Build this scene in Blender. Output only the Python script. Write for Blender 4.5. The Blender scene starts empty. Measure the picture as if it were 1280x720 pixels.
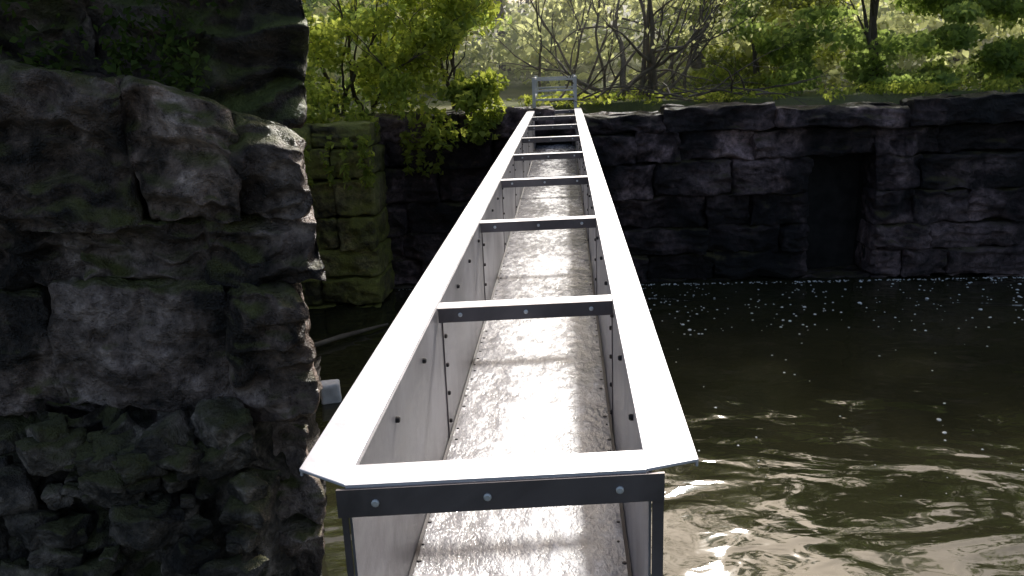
import bpy, bmesh, math, random
import numpy as np
from mathutils import Vector, noise, Euler, Matrix
R=math.radians
random.seed(7); rng=np.random.default_rng(7)
S=bpy.context.scene
S.view_settings.view_transform='Standard'; S.view_settings.look='None'; S.view_settings.exposure=0

# ------------------------------------------------------------ helpers
def link(o,parent=None):
    S.collection.objects.link(o)
    if parent: o.parent=parent
    return o
def empty(name,loc=(0,0,0)):
    e=bpy.data.objects.new(name,None); e.empty_display_size=.2; return link(e)
def mesh_obj(name,V,F,mat,parent=None,smooth=False):
    me=bpy.data.meshes.new(name); me.from_pydata([tuple(v) for v in V],[],F); me.update()
    me.materials.append(mat)
    if smooth: me.polygons.foreach_set('use_smooth',[True]*len(me.polygons))
    return link(bpy.data.objects.new(name,me),parent)

class NT:
    def __init__(s,name):
        s.m=bpy.data.materials.new(name); s.m.use_nodes=True
        s.t=s.m.node_tree; s.n=s.t.nodes; s.b=s.n['Principled BSDF']; s.out=s.n['Material Output']
        s.tc=s.n.new('ShaderNodeTexCoord')
    def l(s,a,b): s.t.links.new(a,b)
    def noise(s,scale,detail=4,rough=.6,dist=0,vec=None):
        n=s.n.new('ShaderNodeTexNoise'); n.inputs['Scale'].default_value=scale
        n.inputs['Detail'].default_value=detail; n.inputs['Roughness'].default_value=rough
        n.inputs['Distortion'].default_value=dist
        s.l(vec if vec else s.tc.outputs['Object'],n.inputs['Vector']); return n.outputs['Fac']
    def mapping(s,scale):
        n=s.n.new('ShaderNodeMapping'); n.inputs['Scale'].default_value=scale
        s.l(s.tc.outputs['Object'],n.inputs['Vector']); return n.outputs['Vector']
    def ramp(s,fac,stops):
        n=s.n.new('ShaderNodeValToRGB'); e=n.color_ramp.elements
        while len(e)<len(stops): e.new(.5)
        for k,(p,c) in enumerate(stops):
            e[k].position=p; e[k].color=(c,c,c,1) if isinstance(c,(int,float)) else (*c,1)
        s.l(fac,n.inputs['Fac']); return n.outputs['Color']
    def mix(s,fac,a,b,mode='MIX'):
        n=s.n.new('ShaderNodeMix'); n.data_type='RGBA'; n.blend_type=mode
        for v,i in ((fac,0),(a,6),(b,7)):
            if isinstance(v,(int,float)): n.inputs[i].default_value=v if i==0 else (v,v,v,1)
            elif isinstance(v,tuple): n.inputs[i].default_value=(*v,1)
            else: s.l(v,n.inputs[i])
        return n.outputs[2]
    def math(s,op,a,b):
        n=s.n.new('ShaderNodeMath'); n.operation=op
        for v,i in ((a,0),(b,1)):
            if isinstance(v,(int,float)): n.inputs[i].default_value=v
            else: s.l(v,n.inputs[i])
        return n.outputs[0]
    def bump(s,h,strength,dist,prev=None):
        n=s.n.new('ShaderNodeBump'); n.inputs['Strength'].default_value=strength
        n.inputs['Distance'].default_value=dist; s.l(h,n.inputs['Height'])
        if prev: s.l(prev,n.inputs['Normal'])
        return n.outputs['Normal']
    def set(s,**k):
        for a,v in k.items():
            i=s.b.inputs[a.replace('_',' ')]
            if hasattr(v,'is_output'): s.l(v,i)
            elif isinstance(v,tuple): i.default_value=(*v,1)
            else: i.default_value=v

def stone_mat(name,dark,mid,light,moss=(.07,.09,.015),moss_lo=.62,moss_hi=.75,up=1.0,rough=(.35,.8),pos=(.40,.5,.62),sc=1.5,lo=.15,isl=(.4,.9,1.6)):
    t=NT(name)
    n1=t.noise(sc,5,.7,.5); n2=t.noise(13,5,.78)
    c=t.ramp(n1,[(pos[0],dark),(pos[1],mid),(pos[2],light)])
    c=t.mix(.9,c,t.ramp(n2,[(.34,lo),(.52,.95),(.68,1.7)]),'MULTIPLY')
    g=t.n.new('ShaderNodeNewGeometry'); sp=t.n.new('ShaderNodeSeparateXYZ'); t.l(g.outputs['Normal'],sp.inputs[0])
    # every stone has its own tone
    c=t.mix(.8,c,t.ramp(g.outputs['Random Per Island'],[(0,isl[0]),(.5,isl[1]),(1,isl[2])]),'MULTIPLY')
    m=t.math('MULTIPLY',t.math('MAXIMUM',sp.outputs['Z'],0.0),.28*up)
    m=t.math('ADD',m,t.noise(2.3,4,.7))
    mf=t.ramp(m,[(moss_lo,0),(moss_hi,1)])
    mc=t.mix(n2,tuple(a*.3 for a in moss),tuple(min(1,a*1.8) for a in moss))
    c=t.mix(mf,c,mc)
    b=t.bump(n2,1.0,.07)
    t.set(Base_Color=c,Roughness=t.ramp(n2,[(.3,rough[0]),(.7,rough[1])]),Normal=b)
    return t.m

M_pier=stone_mat('wet_gritstone',(.030,.021,.015),(.24,.17,.135),(.66,.51,.44),moss=(.12,.12,.035),moss_lo=.62,moss_hi=.82,rough=(.18,.55),lo=.22)
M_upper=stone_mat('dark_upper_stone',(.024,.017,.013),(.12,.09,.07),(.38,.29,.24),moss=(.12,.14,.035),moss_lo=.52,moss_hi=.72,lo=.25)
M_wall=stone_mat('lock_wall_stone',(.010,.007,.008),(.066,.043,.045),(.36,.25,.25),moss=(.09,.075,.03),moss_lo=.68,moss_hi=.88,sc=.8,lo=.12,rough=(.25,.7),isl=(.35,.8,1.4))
M_moss=stone_mat('mossy_stone',(.08,.07,.03),(.25,.21,.09),(.46,.40,.18),moss=(.25,.25,.05),moss_lo=.42,moss_hi=.62)
M_rub=stone_mat('mossy_rubble',(.02,.016,.012),(.10,.08,.06),(.34,.28,.23),moss=(.08,.08,.025),moss_lo=.60,moss_hi=.8,sc=3,lo=.25)
t=NT('dark_mortar'); t.set(Base_Color=t.ramp(t.noise(6),[(.3,(.006,.005,.005)),(.7,(.03,.026,.024))]),Roughness=.95); M_mortar=t.m  # near-black mortar of the wall cores behind the stones

def tmpl(n):
    bm=bmesh.new(); bmesh.ops.create_cube(bm,size=2)
    bmesh.ops.subdivide_edges(bm,edges=bm.edges[:],cuts=n,use_grid_fill=True)
    bm.verts.ensure_lookup_table()
    V=[v.co.copy() for v in bm.verts]; F=[[v.index for v in f.verts] for f in bm.faces]; bm.free(); return V,F
TM={}
class Blocks:
    def __init__(s): s.V=[];s.F=[]
    def add(s,c,h,n=7,r=.04,amp=.03,freq=3.0,rot=0,skew=0,tilt=0,top=None,rug=0):
        if n not in TM: TM[n]=tmpl(n)
        V,F=TM[n]; o=len(s.V); off=Vector((random.random()*50,random.random()*50,random.random()*50))
        h=Vector(h); c=Vector(c); r=min(r,min(h)*.95); E=Euler((0,tilt,rot))
        for p in V:
            q=Vector((p.x*h.x,p.y*h.y,p.z*h.z))
            i=Vector([max(-(h[k]-r),min(h[k]-r,q[k])) for k in range(3)])
            d=q-i
            if d.length>1e-6: q=i+d.normalized()*r
            w=q+off
            q=q+noise.noise_vector(w*freq)*amp+noise.noise_vector(w*freq*3.1)*amp*.45+noise.noise_vector(w*freq*8)*amp*.25
            if rug and p.y<0:
                f=1-abs(noise.noise(w*2.6)); g=abs(noise.noise(Vector((w.x*5,w.y*5,w.z*11))))
                q.y-=rug*(f*f-.6)*.8; q.y+=rug*.7*g
            if top and p.z>0: q.z+=top*(q.x/h.x)*p.z
            q.x+=skew*q.y
            q.rotate(E); s.V.append(q+c)
        s.F+= [[a+o for a in f] for f in F]
    def obj(s,name,mat,parent=None): return mesh_obj(name,s.V,s.F,mat,parent,smooth=True)

def box(V,F,x0,x1,y0,y1,z0,z1,sk=0):
    o=len(V); k=sk*(x1-x0)
    V+=[(x0,y0,z0),(x1,y0+k,z0),(x1,y1+k,z0),(x0,y1,z0),(x0,y0,z1),(x1,y0+k,z1),(x1,y1+k,z1),(x0,y1,z1)]
    F+=[[o+a for a in f] for f in ((0,3,2,1),(4,5,6,7),(0,1,5,4),(1,2,6,5),(2,3,7,6),(3,0,4,7))]

# ------------------------------------------------------------ camera, light, sky
cam=bpy.data.cameras.new('camera'); co=link(bpy.data.objects.new('camera',cam))
co.location=(0,0,2.6); cam.lens=36*1050/1280; cam.sensor_width=36; cam.clip_end=2000; cam.clip_start=.02
Mx=Matrix.Rotation(R(3.95),4,'Z')@Matrix.Rotation(R(90-15.4),4,'X')@Matrix.Rotation(R(-2.2),4,'Z')
co.rotation_euler=Mx.to_euler()
S.camera=co
EL,AZ=36.5,11
sd=Vector((math.sin(R(AZ))*math.cos(R(EL)),math.cos(R(AZ))*math.cos(R(EL)),math.sin(R(EL))))
sun=bpy.data.lights.new('sun','SUN'); sun.energy=5; sun.angle=R(3.5); sun.color=(1,.97,.92)
so=link(bpy.data.objects.new('sun',sun)); so.rotation_euler=(-sd).to_track_quat('-Z','Y').to_euler(); so.location=(5,10,15)
w=bpy.data.worlds.new('World'); S.world=w; w.use_nodes=True
sk=w.node_tree.nodes.new('ShaderNodeTexSky'); sk.sky_type='NISHITA'; sk.sun_disc=False
sk.sun_elevation=R(EL); sk.sun_rotation=R(AZ); sk.air_density=1; sk.dust_density=4.5; sk.ozone_density=.4
bg=w.node_tree.nodes['Background']; bg.inputs['Strength'].default_value=.15
w.node_tree.links.new(sk.outputs[0],bg.inputs[0])

# ------------------------------------------------------------ background haze: homogeneous volume added behind the wall to pale and brighten trees
V=[];F=[]; box(V,F,-25,30,10.5,42,.03,8)
m=bpy.data.materials.new('background_haze'); m.use_nodes=True; nt=m.node_tree; nt.nodes.remove(nt.nodes['Principled BSDF'])
vs=nt.nodes.new('ShaderNodeVolumeScatter'); vs.inputs['Density'].default_value=.021; vs.inputs['Anisotropy'].default_value=.66; vs.inputs['Color'].default_value=(.97,.95,1,1)
nt.links.new(vs.outputs[0],nt.nodes['Material Output'].inputs['Volume'])
mesh_obj('background_haze',V,F,m)

# ------------------------------------------------------------ water
t=NT('murky_water')
v=t.mapping((1,1.7,1))
n1=t.noise(.8,2,.5,.8,v); n2=t.noise(4.0,2,.45,.5,v)
b=t.bump(n1,1,.048); b=t.bump(n2,1,.0045,b)
t.set(Base_Color=t.ramp(t.noise(.6,3),[(.3,(.015,.016,.007)),(.7,(.036,.034,.017))]),Roughness=.04,IOR=1.33,Normal=b)
t.b.inputs['Specular IOR Level'].default_value=.7
M_water=t.m
mesh_obj('water',[(-60,-60,0),(60,-60,0),(60,9.9,0),(-60,9.9,0)],[[0,1,2,3]],M_water)
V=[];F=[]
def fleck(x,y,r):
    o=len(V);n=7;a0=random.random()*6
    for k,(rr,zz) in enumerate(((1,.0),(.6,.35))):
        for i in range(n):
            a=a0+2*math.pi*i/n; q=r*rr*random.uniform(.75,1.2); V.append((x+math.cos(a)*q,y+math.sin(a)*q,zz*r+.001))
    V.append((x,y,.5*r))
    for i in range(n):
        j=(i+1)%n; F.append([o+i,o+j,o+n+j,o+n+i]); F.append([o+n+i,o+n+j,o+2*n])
for i in range(420):  # glints on the open water, modelled as small white flecks
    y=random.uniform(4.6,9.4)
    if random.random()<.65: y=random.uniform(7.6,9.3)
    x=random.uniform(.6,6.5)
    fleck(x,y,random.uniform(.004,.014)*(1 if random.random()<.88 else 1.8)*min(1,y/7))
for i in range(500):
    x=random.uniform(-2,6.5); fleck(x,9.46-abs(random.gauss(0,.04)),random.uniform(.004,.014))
t=NT('foam_and_glint'); t.set(Base_Color=(.8,.79,.76),Roughness=.35)
mesh_obj('foam_and_glint_flecks',V,F,t.m,smooth=True)

# ------------------------------------------------------------ ground
t=NT('grassy_ground')
c=t.ramp(t.noise(.8,5),[(.3,(.07,.08,.03)),(.5,(.14,.16,.05)),(.7,(.26,.23,.13))])
t.set(Base_Color=c,Roughness=.95,Normal=t.bump(t.noise(12,5),.8,.06)); M_ground=t.m
ys=[-400,-60,10.3,10.31,10.6,11,12,13,14,16,18,20,24,30,40,60,120,400]
xs=[-400,-100,-40,-20]+[-12+1.0*i for i in range(30)]+[25,40,100,400]
V=[];F=[]
for y in ys:
    for x in xs:
        z=-1.2 if y<10.305 else 2.0+.06*noise.noise(Vector((x*.7,y*.7,0)))+ (0 if y<14 else min(4.5,.09*(y-14)))
        V.append((x,y,z))
nx=len(xs)
for j in range(len(ys)-1):
    for i in range(nx-1):
        a=j*nx+i; F.append([a,a+1,a+nx+1,a+nx])
mesh_obj('ground',V,F,M_ground,smooth=True)

# ------------------------------------------------------------ far lock wall
wall=empty('stone_wall')
B=Blocks()
hs=[(-.3,.02),(.02,.33),(.33,.63),(.63,1.0),(1.0,1.4),(1.4,1.72),(1.72,2.0)]
NL,NR=2.74,3.44
for k,(z0,z1) in enumerate(hs):
    x=-2.4-random.random()*.5
    while x<10:
        x1=x+random.uniform(.4,1.35)*(1.15 if k in(4,6) else 1)
        xx0,xx1=x,x1
        if k in(1,2,3,4):
            if NL<=xx0 and xx1<=NR: x=x1; continue
            if xx0<NL<xx1: xx1=NL
            elif xx0<NR<xx1: xx0=NR
            if xx1-xx0<.1: x=x1; continue
        dy=random.uniform(-.06,.08)- (.06 if k==6 else 0)
        top=z1+(random.uniform(-.08,.05) if k==6 else random.uniform(-.01,.01))
        B.add(((xx0+xx1)/2,9.75+dy,(z0+top)/2),((xx1-xx0)/2-.003,.25,(top-z0)/2-.003),n=14,r=.026,amp=.042,freq=3.6,rug=.17,tilt=random.uniform(-.025,.025))
        x=x1
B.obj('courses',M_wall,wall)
V=[];F=[]; box(V,F,-3.2,NL-.02,9.78,10.2,-1,1.9); box(V,F,NR+.02,10,9.78,10.2,-1,1.9); box(V,F,NL-.02,NR+.02,10.15,10.25,-1,1.9)
mesh_obj('core',V,F,M_mortar,wall)
mw=empty('mossy_stone_wall')
B=Blocks()
for k,(z0,z1) in enumerate(hs):
    x=-6.2+random.random()*.3
    while x<-2.05:
        x1=min(-2.05,x+random.uniform(.4,.8))
        if -2.05-x1<.2: x1=-2.05
        B.add(((x+x1)/2,9.15+random.uniform(-.03,.03),(z0+z1)/2),((x1-x)/2-.004,.4,(z1-z0)/2-.004),n=11,r=.03,amp=.04,rug=.09)
        x=x1
B.obj('courses',M_moss,mw)
V=[];F=[]; box(V,F,-6.2,-2.15,9.0,9.6,-1,1.93); mesh_obj('core',V,F,M_mortar,mw)

# ------------------------------------------------------------ near pier (left)
pier=empty('stone_pier')
B=Blocks(); sk_=-.42
yf=3.42; dp=.35
s=-.36*dp
def P(x0,x1,z0,z1,out=0,**k):
    kw=dict(n=36,r=.03,amp=.055,freq=2.5,skew=sk_,rug=.17); kw.update(k); x0+=s;x1+=s
    B.add(((x0+x1)/2,yf+dp-out,(z0+z1)/2),((x1-x0)/2-.001,dp,(z1-z0)/2-.001),**kw)
P(-3.3,-2.55,2.0,2.66); P(-2.55,-1.80,1.98,2.60,.05,top=-.03); P(-1.80,-1.38,1.97,2.50,.04,top=-.04); P(-1.38,-1.06,1.98,2.36,.06,r=.06,top=-.05)
P(-3.2,-2.1,1.68,1.99,-.03); P(-2.1,-1.55,1.70,1.98,-.02); P(-1.55,-1.08,1.69,1.98,-.01)
P(-3.2,-2.3,1.10,1.69,.0,rug=.06); P(-2.3,-1.48,1.12,1.70,.04,rug=.06); P(-1.48,-1.12,1.08,1.70,.10,r=.08,amp=.06)
P(-3.2,-2.2,.55,1.11,-.04); P(-2.2,-1.6,.5,1.12,-.02); P(-1.6,-1.19,.52,1.09,.0)
P(-3.2,-2.0,-.1,.54,.04); P(-2.0,-1.45,-.1,.5,.05); P(-1.45,-1.2,-.1,.51,.04)
B.obj('blocks',M_pier,pier)
B=Blocks()
for z0,z1,xs_ in ((2.3,2.95,(-4.6,-3.2,-2.1,-1.14)),(2.95,3.5,(-4.6,-3.4,-2.5,-1.7,-1.12)),(3.5,4.2,(-4.6,-3.2,-2.1,-1.15)),(4.2,4.9,(-4.6,-3.5,-2.5,-1.14))):
    for a,b_ in zip(xs_[:-1],xs_[1:]):
        B.add(((a+b_)/2-.13,4.12,(z0+z1)/2),((b_-a)/2,.38,(z1-z0)/2),n=26,r=.04,amp=.06,freq=2.6,skew=sk_,rug=.26)
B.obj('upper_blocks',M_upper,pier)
V=[];F=[]; box(V,F,-4.6,-1.5,4.05,4.4,-1,4.8); mesh_obj('core',V,F,M_mortar,pier)
B=Blocks()
for k,(z0,z1) in enumerate(hs):
    y=4.4
    while y<9:
        y1=y+random.uniform(.6,1.1)
        B.add((-3.6,(y+y1)/2,(z0+z1)/2),(.3,(y1-y)/2-.006,(z1-z0)/2-.006),n=5,r=.04,amp=.03); y=y1
B.obj('lock_side_wall',M_wall)

# rubble bank at the pier foot
rub=empty('rubble_bank')
V=[];F=[]; nu,nv=200,130
for j in range(nv+1):
    z=-.2+1.35*j/nv
    for i in range(nu+1):
        x=-3.4+2.17*i/nu
        y=3.40-.45*(1-max(0,z)/1.1)
        w_=Vector((x*2.2,z*2.2,3))
        y-=.28*(1-abs(noise.noise(w_)))**2-.12; y+=.16*abs(noise.noise(w_*2.7))+.08*noise.noise(w_*6)+.045*noise.noise(w_*14)
        e=max(0,(x+1.59)/.36); y+=e*e*.6
        xx=x+.05*noise.noise(w_*1.9)-.04*e
        V.append((xx,y,z+.05*noise.noise(w_*3.3)))
for j in range(nv):
    for i in range(nu):
        a=j*(nu+1)+i; F.append([a,a+1,a+nu+2,a+nu+1])
mesh_obj('earth_face',V,F,M_rub,rub,smooth=True)
B=Blocks()
for i in range(230):
    z=random.uniform(-.05,1.1); x=random.uniform(-2.8,-1.36+.10*(1-z))
    sz=random.choice((.025,.035,.05,.08))*random.uniform(.7,1.3)
    B.add((x,3.22-.42*(1-z/1.1)+random.uniform(-.04,.05),z),(sz*random.uniform(.8,1.6),sz,sz*random.uniform(.5,.9)),n=6,r=.012,amp=sz*.45,freq=6,rot=random.uniform(0,3),tilt=random.uniform(-.6,.6))
B.obj('rocks',M_rub,rub)

# ------------------------------------------------------------ trough
def metal(name,base,lo,metallic,rough):
    t=NT(name)
    n1=t.noise(3,5,.65,.5); st=t.noise(5,4,.6,.3,t.mapping((1,1,.15)))
    c=t.mix(t.ramp(n1,[(.38,0),(.62,1)]),lo,base)
    c=t.mix(.4,c,t.ramp(st,[(.35,.45),(.6,1.0)]),'MULTIPLY')
    b=t.bump(t.noise(30,3),.25,.003)
    t.set(Base_Color=c,Metallic=metallic,Roughness=t.ramp(n1,[(.3,rough[0]),(.7,rough[1])]),Normal=b)
    return t.m
M_rail=metal('bright_galvanised_rail',(.82,.81,.83),(.66,.64,.68),.3,(.35,.5))
M_in=metal('weathered_galvanised_sheet',(.34,.33,.35),(.15,.145,.155),.4,(.4,.6))
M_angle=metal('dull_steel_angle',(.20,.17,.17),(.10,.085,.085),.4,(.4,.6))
M_bolt=metal('bolt_steel',(.06,.05,.05),(.03,.03,.03),.6,(.4,.6))
M_boltL=metal('bright_bolt',(.8,.8,.8),(.6,.6,.6),.4,(.3,.5))
t=NT('shallow_flowing_water')
big=t.noise(2.6,4,.65,.2,t.mapping((1.5,.8,1))); st=t.noise(22,5,.72,.1,t.mapping((1.4,.75,1))); fine=t.noise(110,3,.75,0)
sx=t.n.new('ShaderNodeSeparateXYZ'); t.l(t.tc.outputs['Object'],sx.inputs[0])
ctr=t.math('ABSOLUTE',t.math('ADD',sx.outputs['X'],.105),0); ctr=t.ramp(ctr,[(.03,.11),(.2,0)])   # lighter towards mid-channel
f=t.math('ADD',t.math('ADD',t.math('MULTIPLY',big,.42),t.math('MULTIPLY',st,.48)),ctr)
c=t.ramp(f,[(.40,(.25,.24,.25)),(.52,(.40,.39,.41)),(.60,(.76,.75,.77))])
c=t.mix(.45,c,t.ramp(fine,[(.35,.6),(.62,1.15)]),'MULTIPLY')
b=t.bump(big,1,.016); b=t.bump(st,1,.005,b)
t.set(Base_Color=c,Roughness=t.ramp(f,[(.45,.10),(.62,.4)]),Normal=b); t.b.inputs['IOR'].default_value=1.4; M_flow=t.m
trough=empty('metal_trough')
XL,XR=-.325,.114; OL,OR=-.412,.190; ZR=2.01; ZF=1.60; Y0,Y1=1.09,9.75
SK=.10
th=.004
yr=Y0+SK*(XR-XL)
V=[];F=[]
box(V,F,XL-th,XL,Y0,Y1,ZF-th,ZR-th); box(V,F,XR,XR+th,yr,Y1,ZF-th,ZR-th); mesh_obj('side_sheets',V,F,M_in,trough)
def sheet(z,t_,ya):
    V=[(XL+.001,ya,z),(XR-.001,ya+yr-Y0,z),(XR-.001,Y1,z),(XL+.001,Y1,z)]; return V+[(a,b_,c_-t_) for a,b_,c_ in V],[[0,1,2,3],[7,6,5,4],[0,4,5,1],[1,5,6,2],[2,6,7,3],[3,7,4,0]]
V,F=sheet(ZF,th,Y0); mesh_obj('floor_sheet',V,F,M_in,trough)
V,F=sheet(ZF+.022,.018,Y0+.002); mesh_obj('flowing_water',V,F,M_flow,trough)
def prism(poly,z0,z1,V,F):
    o=len(V);n=len(poly); V+= [(x,y,z0) for x,y in poly]+[(x,y,z1) for x,y in poly]
    F.append([o+i for i in range(n)][::-1]); F.append([o+n+i for i in range(n)])
    for i in range(n): j=(i+1)%n; F.append([o+i,o+j,o+n+j,o+n+i])
def rim(name,xi,xo,y0,y1,m):
    V=[];F=[]
    prism([(xo,y0+m),(xi,y0),(xi,y1),(xo,y1)] if xo<xi else [(xi,y0),(xo,y0+m),(xo,y1),(xi,y1)],ZR-.005,ZR,V,F)
    a,b_=(xo,xo+.004) if xo<xi else (xo-.004,xo)
    box(V,F,a,b_,y0+m+.002,y1,ZR-.014,ZR-.0052)
    o=mesh_obj(name,V,F,M_rail,trough); bv=o.modifiers.new('b','BEVEL'); bv.width=.0012; bv.segments=2
rim('rim_flange_left',XL-.004,OL,Y0-.008,Y1,.05); rim('rim_flange_right',XR-.004,OR,yr-.008,Y1,.03)
bars=[1.98,3.08,4.18,5.28,6.38,7.48,8.58,9.5]
Vt=[];Ft=[];Vf=[];Ff=[];Vb=[];Fb=[];Vl=[];Fl=[]
def bolt(V,F,p,ax,r=.008,h=.008,n=10):
    ax=Vector(ax).normalized(); u=ax.orthogonal().normalized(); w_=ax.cross(u); o=len(V); p=Vector(p)
    for q,rr in ((0,r),(h*.7,r),(h,r*.65)):
        for i in range(n):
            a=2*math.pi*i/n+.3; V.append(tuple(p+ax*q+(u*math.cos(a)+w_*math.sin(a))*rr))
    F.append([o+2*n+i for i in range(n)])
    for k in (0,n):
        for i in range(n): j=(i+1)%n; F.append([o+k+i,o+k+j,o+k+n+j,o+k+n+i])
for y in bars:
    box(Vt,Ft,XL-.0035,XR-.0045,y,y+.05,ZR-.010,ZR-.0055,SK)
    box(Vf,Ff,XL+.003,XR-.003,y-.005,y-.0002,ZR-.042,ZR-.0055,SK)
    for fx in (.13,.5,.87): bolt(Vl,Fl,(XL+(XR-XL)*fx,y-.005+SK*(XR-XL)*fx,ZR-.023),(0,-1,0),.0055,.004)
    for sx_,xx,q in ((1,XL,0),(-1,XR,SK*(XR-XL))):
        a,b_=sorted((xx+sx_*.0005,xx+sx_*.003)); box(Vf,Ff,a,b_,y+q+.06,y+q+.066,ZF+.005,ZR-.012)
        for zz in (.06,.14,.22,.30): bolt(Vb,Fb,(xx+sx_*.0005,y+q+.095,ZF+zz),(sx_,0,0),.006,.007)
V=[];F=[]; box(V,F,XL-.0035,XR-.0045,Y0-.0078,Y0+.055,ZR-.006,ZR-.001,SK)
box(Vf,Ff,XL-.016,XR+.022,Y0-.014-.016*SK,Y0-.0085-.016*SK,ZR-.05,ZR-.0055,SK)
mesh_obj('end_bar',V,F,M_rail,trough)
for fx in (.09,.46,.9): bolt(Vl,Fl,(XL+(XR-XL)*fx,Y0-.014+SK*(XR-XL)*fx,ZR-.028),(0,-1,0),.006,.004)
box(Vf,Ff,XL-.014,XL-.005,Y0-.006,Y0-.001,ZF-.04,ZR-.052,SK); box(Vf,Ff,XR+.005,XR+.022,yr-.006,yr-.001,ZF-.04,ZR-.052,SK)
box(Vf,Ff,XL-.014,XR+.022,Y0-.0165,Y0-.009,ZF-.045,ZF-.006,SK)
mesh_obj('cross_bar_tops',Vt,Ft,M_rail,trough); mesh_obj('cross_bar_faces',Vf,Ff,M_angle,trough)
y=1.43
while y<9.4:
    bolt(Vb,Fb,(XL,y,ZR-.055),(1,0,0),.0062,.008); bolt(Vb,Fb,(XR,y,ZR-.055),(-1,0,0),.0062,.008)
    y+=.3125
y=1.2
while y<9.4:
    for xx in (XL+.016,XR-.016):
        if random.random()<.75: bolt(Vb,Fb,(xx+random.uniform(-.005,.005),y+random.uniform(-.015,.015),ZF+.02),(0,0,1),random.uniform(.003,.006),.004)
    y+=.07
mesh_obj('dark_bolts',Vb,Fb,M_bolt,trough); mesh_obj('bright_bolts',Vl,Fl,M_boltL,trough)
V=[];F=[]; box(V,F,XL+.002,XL+.009,yr,Y1,ZF+.0224,ZF+.026); box(V,F,XR-.009,XR-.002,yr,Y1,ZF+.0224,ZF+.026); mesh_obj('sealant_seams',V,F,M_bolt,trough)

fr=empty('metal_inlet_frame')
V=[];F=[]
for yy,hh in ((9.78,.36),(10.7,.36)):
    for xx in (-.36,.11): box(V,F,xx,xx+.035,yy,yy+.035,1.9,2.0+hh)
    for zz in (.10,.2,.32): box(V,F,-.3245,.1095,yy+.005,yy+.025,2.0+zz,2.0+zz+.022)
for xx in (-.355,.115):
    box(V,F,xx,xx+.025,9.816,10.699,2.32,2.345); box(V,F,xx,xx+.025,9.816,10.699,2.12,2.145)
mesh_obj('frame_bars',V,F,metal('frame_galv',(.78,.78,.78),(.6,.6,.6),.1,(.4,.6)),fr)

def tube(V,F,pts,rs,n=6):
    o=len(V)
    for k,p in enumerate(pts):
        d=(pts[min(k+1,len(pts)-1)]-pts[max(k-1,0)]).normalized(); u=d.orthogonal().normalized(); w_=d.cross(u)
        for i in range(n):
            a=2*math.pi*i/n; V.append(tuple(p+(u*math.cos(a)+w_*math.sin(a))*rs[k]))
    for k in range(len(pts)-1):
        for i in range(n):
            j=(i+1)%n; F.append([o+k*n+i,o+k*n+j,o+(k+1)*n+j,o+(k+1)*n+i])
t=NT('bark'); t.set(Base_Color=t.ramp(t.noise(6,5,.7,.3,t.mapping((1,1,.3))),[(.3,(.05,.04,.03)),(.7,(.16,.13,.10))]),Roughness=.9,Normal=t.bump(t.noise(25,4),.8,.02)); M_bark=t.m
t=NT('pale_twigs'); t.set(Base_Color=t.ramp(t.noise(4,4),[(.3,(.07,.055,.04)),(.7,(.20,.165,.12))]),Roughness=.85); M_twig=t.m
V=[];F=[]
tube(V,F,[Vector((-3.0,6.9,.0)),Vector((-2.5,7.25,.04)),Vector((-2.2,7.6,.05)),Vector((-1.84,8.06,.02))],[.025,.03,.025,.012],8)
mesh_obj('floating_branch',V,F,M_twig,smooth=True)
B=Blocks(); B.add((-1.92,6.15,.07),(.075,.07,.09),n=8,r=.02,amp=.02,rot=.3)
t=NT('pale_polystyrene'); t.set(Base_Color=t.ramp(t.noise(20),[(.3,(.6,.58,.57)),(.7,(.8,.79,.78))]),Roughness=.7)
B.obj('floating_white_block',t.m)

# ------------------------------------------------------------ vegetation
def leaf_mat(name,dark,light,trans=.5,gain=2.2):
    t=NT(name); t.n.remove(t.b)
    g=t.n.new('ShaderNodeNewGeometry'); nz=t.noise(1.1,1)
    f=t.math('ADD',t.math('MULTIPLY',g.outputs['Random Per Island'],.5),t.math('MULTIPLY',nz,.6))
    c=t.ramp(f,[(.2,dark),(.8,light)])
    d=t.n.new('ShaderNodeBsdfDiffuse'); t.l(c,d.inputs['Color'])
    tr=t.n.new('ShaderNodeBsdfTranslucent'); c2=t.mix(1,c,(gain,gain*.97,gain*.6),'MULTIPLY'); t.l(c2,tr.inputs['Color'])
    m=t.n.new('ShaderNodeMixShader'); m.inputs[0].default_value=trans
    t.l(d.outputs[0],m.inputs[1]); t.l(tr.outputs[0],m.inputs[2]); t.l(m.outputs[0],t.out.inputs['Surface'])
    return t.m
def leaves(name,cl,mat,size,parent=None,flat=.0):
    P=[]
    for cx,cy,cz,rx,ry,rz,n in cl:
        d=rng.normal(size=(n,3)); d/=np.linalg.norm(d,axis=1)[:,None]
        r=rng.random(n)**.45
        P.append(d*r[:,None]*np.array([rx,ry,rz])+np.array([cx,cy,cz]))
    P=np.concatenate(P); n=len(P)
    nr=rng.normal(size=(n,3)); nr[:,2]=np.abs(nr[:,2])+flat; nr/=np.linalg.norm(nr,axis=1)[:,None]
    a=rng.normal(size=(n,3)); a-= (a*nr).sum(1)[:,None]*nr; a/=np.linalg.norm(a,axis=1)[:,None]
    b=np.cross(nr,a); s=(size*(.5+rng.random(n)))[:,None]
    fold=nr*s*.12
    V=np.stack([P-a*s*.5, P-a*s*.05+b*s*.3+fold, P+a*s*.55, P-a*s*.05-b*s*.3+fold],1).reshape(-1,3)
    me=bpy.data.meshes.new(name); me.vertices.add(4*n); me.vertices.foreach_set('co',V.ravel())
    me.loops.add(4*n); me.loops.foreach_set('vertex_index',np.arange(4*n))
    me.polygons.add(n); me.polygons.foreach_set('loop_start',np.arange(n)*4); me.polygons.foreach_set('loop_total',np.full(n,4))
    me.update(calc_edges=True); me.materials.append(mat)
    return link(bpy.data.objects.new(name,me),parent)
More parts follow.
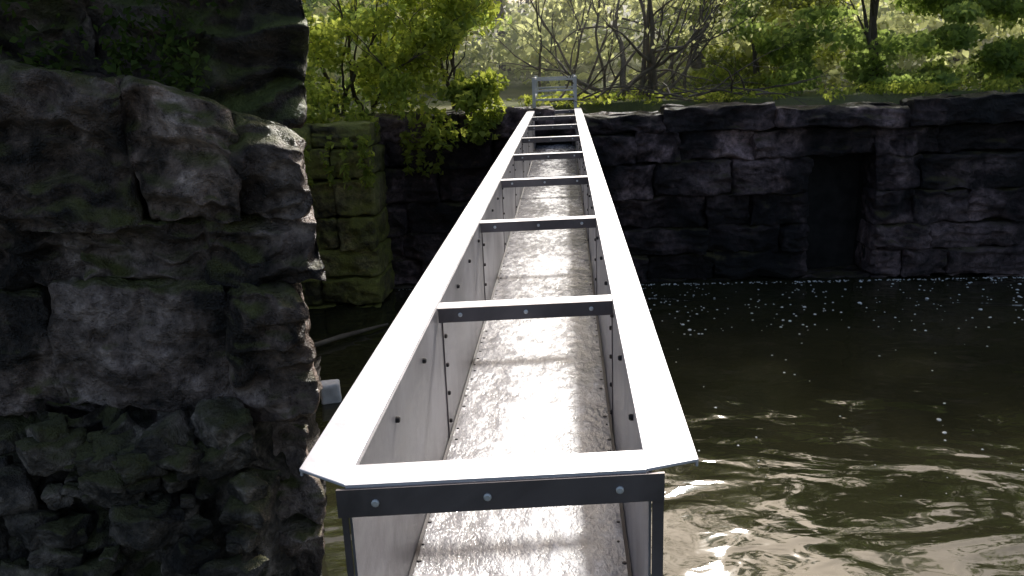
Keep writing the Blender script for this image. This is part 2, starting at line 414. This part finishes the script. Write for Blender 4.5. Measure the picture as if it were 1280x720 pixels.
def rv(s=1): return Vector((random.gauss(0,s),random.gauss(0,s),random.gauss(0,s)))
def grow(V,F,p,d,L,r,depth,tips,wig=.18,up=.03,kids=3,n=6):
    pts=[p.copy()];rs=[r]; k=max(4,int(L/.12)); k=min(k,12); st=L/k; d=d.normalized(); nodes=[]
    for i in range(k):
        d=(d+rv(wig)+Vector((0,0,up))).normalized(); p=p+d*st; pts.append(p.copy()); rs.append(r*(1-.75*(i+1)/k)); nodes.append((p.copy(),d.copy(),rs[-1]))
    tube(V,F,pts,rs,n if depth>1 else 4)
    tips.append(p.copy())
    if depth>0:
        for _ in range(kids):
            q,dd,rr=random.choice(nodes[1:]); nd=(dd+rv(.55)).normalized()
            grow(V,F,q,nd,L*random.uniform(.45,.75),rr*.7,depth-1,tips,wig,up,kids,n)
L_yel=leaf_mat('yellow_green_leaf',(.11,.15,.035),(.35,.38,.11),.6,2.6)
L_ivy=leaf_mat('dark_ivy_leaf',(.03,.055,.015),(.11,.15,.04),.35)
L_mid=leaf_mat('green_leaf',(.09,.13,.05),(.26,.33,.13),.58,2.6)
L_far=leaf_mat('far_pale_leaf',(.32,.34,.23),(.44,.46,.34),.62,2.2)  # haze over the far foliage is put into this paler leaf colour

bush=empty('overhanging_bush')
cl=[]
for i in range(52):
    x=random.uniform(-3.5,-.9); z=random.uniform(2.1,3.7); y=random.uniform(9.5,10.9)
    cl.append((x,y,z,random.uniform(.2,.4),.3,random.uniform(.12,.26),180))
for i in range(30):
    x=random.uniform(-3.4,-.8); cl.append((x,9.3+random.uniform(-.55 if x<-2 else -.1,.15),random.uniform(1.75,2.35),random.uniform(.12,.28),.15,random.uniform(.12,.22),110))
for i in range(8): cl.append((-.85+random.uniform(-.18,.16),9.4,2.35-.08*i,.12,.12,.14,70))
for i in range(14):
    x=random.uniform(-3.0,-1.4)
    for k in range(4): cl.append((x+random.uniform(-.04,.04),(8.68 if x<-2.05 else 9.42),1.8-k*.13,.05,.04,.09,9))
leaves('leaves_yellow',cl,L_yel,.08,bush)
leaves('leaves_dark',[(c[0]+random.uniform(-.2,.2),c[1]+.35,c[2]+random.uniform(-.1,.2),c[3],c[4],c[5],60) for c in cl[:52]],L_mid,.09,bush)
V=[];F=[];tips=[]
for i in range(7): grow(V,F,Vector((random.uniform(-3,-1.2),10.6,1.95)),Vector((random.uniform(-.4,.4),-.3,1)),1.6,.035,2,tips)
mesh_obj('branches',V,F,M_bark,bush,smooth=True)

sh=empty('bare_shrub')
V=[];F=[];tips=[]
for i in range(10):
    grow(V,F,Vector((.75+random.uniform(-.25,.5),10.9+random.uniform(-.4,.6),1.95)),Vector((random.uniform(-.4,1.3),random.uniform(-.2,.3),random.uniform(.2,.9))),random.uniform(1.3,2.1),random.uniform(.025,.05),3,tips,wig=.16,up=.04,kids=3)
for i in range(8):
    grow(V,F,Vector((random.uniform(-.7,2.2),11.6+random.uniform(-.4,.6),1.95)),Vector((random.uniform(-.5,.5),0,1)),random.uniform(1.6,2.3),.022,3,tips,wig=.14,up=.02,kids=3)
mesh_obj('stems',V,F,M_twig,sh,smooth=True)
leaves('sparse_leaves',[(p.x,p.y,p.z,.14,.14,.12,5) for p in tips if p.z>2.4],L_far,.05,sh)

def tree(name,x,y,h,cw,mat,size,nclump,per,seed,zlow=2.3,trunk=.12):
    random.seed(seed); e=empty(name); V=[];F=[];tips=[]
    grow(V,F,Vector((x,y,1.9)),Vector((.05,0,1)),h*.75,trunk,3,tips,wig=.07,up=.08,kids=4,n=8)
    mesh_obj('trunk_and_limbs',V,F,M_bark,e,smooth=True)
    cl=[]
    for i in range(nclump):
        a=random.uniform(0,6.283); rr=cw*random.random()**.5; z=random.uniform(zlow,1.9+h)
        f=max(.35,1-((z-(1.9+h*.5))/(h*.62))**2)
        cl.append((x+rr*f*math.cos(a),y+.7*rr*f*math.sin(a),z,random.uniform(.22,.5)*size/.1,.35*size/.1,random.uniform(.1,.2)*size/.1,per))
    for p in tips[:60]: 
        if p.z>zlow: cl.append((p.x,p.y,p.z,.3,.3,.2,30))
    leaves('crown',cl,mat,size,e)
tree('leafy_tree',4.0,11.4,2.1,1.9,L_mid,.085,60,210,11,2.1,.07)
tree('leafy_tree.001',6.3,11.7,2.3,2.0,L_mid,.09,60,190,12,2.1,.09)
tree('leafy_tree.002',2.9,13.2,2.0,1.6,L_yel,.09,50,180,13,2.1,.06)
tree('tall_tree',-5.0,15.0,4.6,2.8,L_mid,.18,42,100,14,2.6,.16)
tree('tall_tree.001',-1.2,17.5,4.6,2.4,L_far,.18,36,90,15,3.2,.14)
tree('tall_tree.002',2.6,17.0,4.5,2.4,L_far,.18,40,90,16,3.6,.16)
tree('tall_tree.003',7.0,16.0,4.8,2.8,L_mid,.18,42,100,17,2.4,.17)
random.seed(5)
cl=[]
for i in range(90):
    x=random.uniform(-7,11); y=random.uniform(13,16); z=random.uniform(2.1,3.2)
    cl.append((x,y,z,random.uniform(.4,.9),.5,random.uniform(.2,.4),90))
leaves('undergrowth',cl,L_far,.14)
cl=[]
for i in range(110):
    x=random.uniform(-9,14); y=random.uniform(18,23); z=random.uniform(2.2,6.3)
    cl.append((x,y,z,random.uniform(.7,1.4),1.0,random.uniform(.4,.8),90))
for i in range(100):
    x=random.uniform(-30,40); y=random.uniform(27,36); z=random.uniform(3,8.5)
    cl.append((x,y,z,random.uniform(1.5,2.8),1.2,random.uniform(.7,1.3),60))
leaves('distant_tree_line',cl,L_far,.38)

cl=[]
for i in range(90):
    x=random.uniform(-.4,9); cl.append((x,10.1+random.uniform(-.15,1.2),2.07,random.uniform(.15,.4),.2,.08,40))
leaves('ground_cover',cl,L_yel,.06)
V=[];F=[];tips=[]
for i in range(22): grow(V,F,Vector((random.uniform(-.3,2.4),9.95+random.uniform(-.2,.5),2.09)),Vector((random.uniform(-1,1),random.uniform(-.3,.3),.08)),random.uniform(.5,1.2),.016,1,tips,wig=.12,up=.0)
mesh_obj('fallen_branches',V,F,M_twig,smooth=True)
leaves('ivy',[(random.uniform(-3.0,-1.3),3.68+random.uniform(-.05,.05),random.uniform(2.5,3.3),.13,.06,.18,55) for i in range(30)],L_ivy,.04)
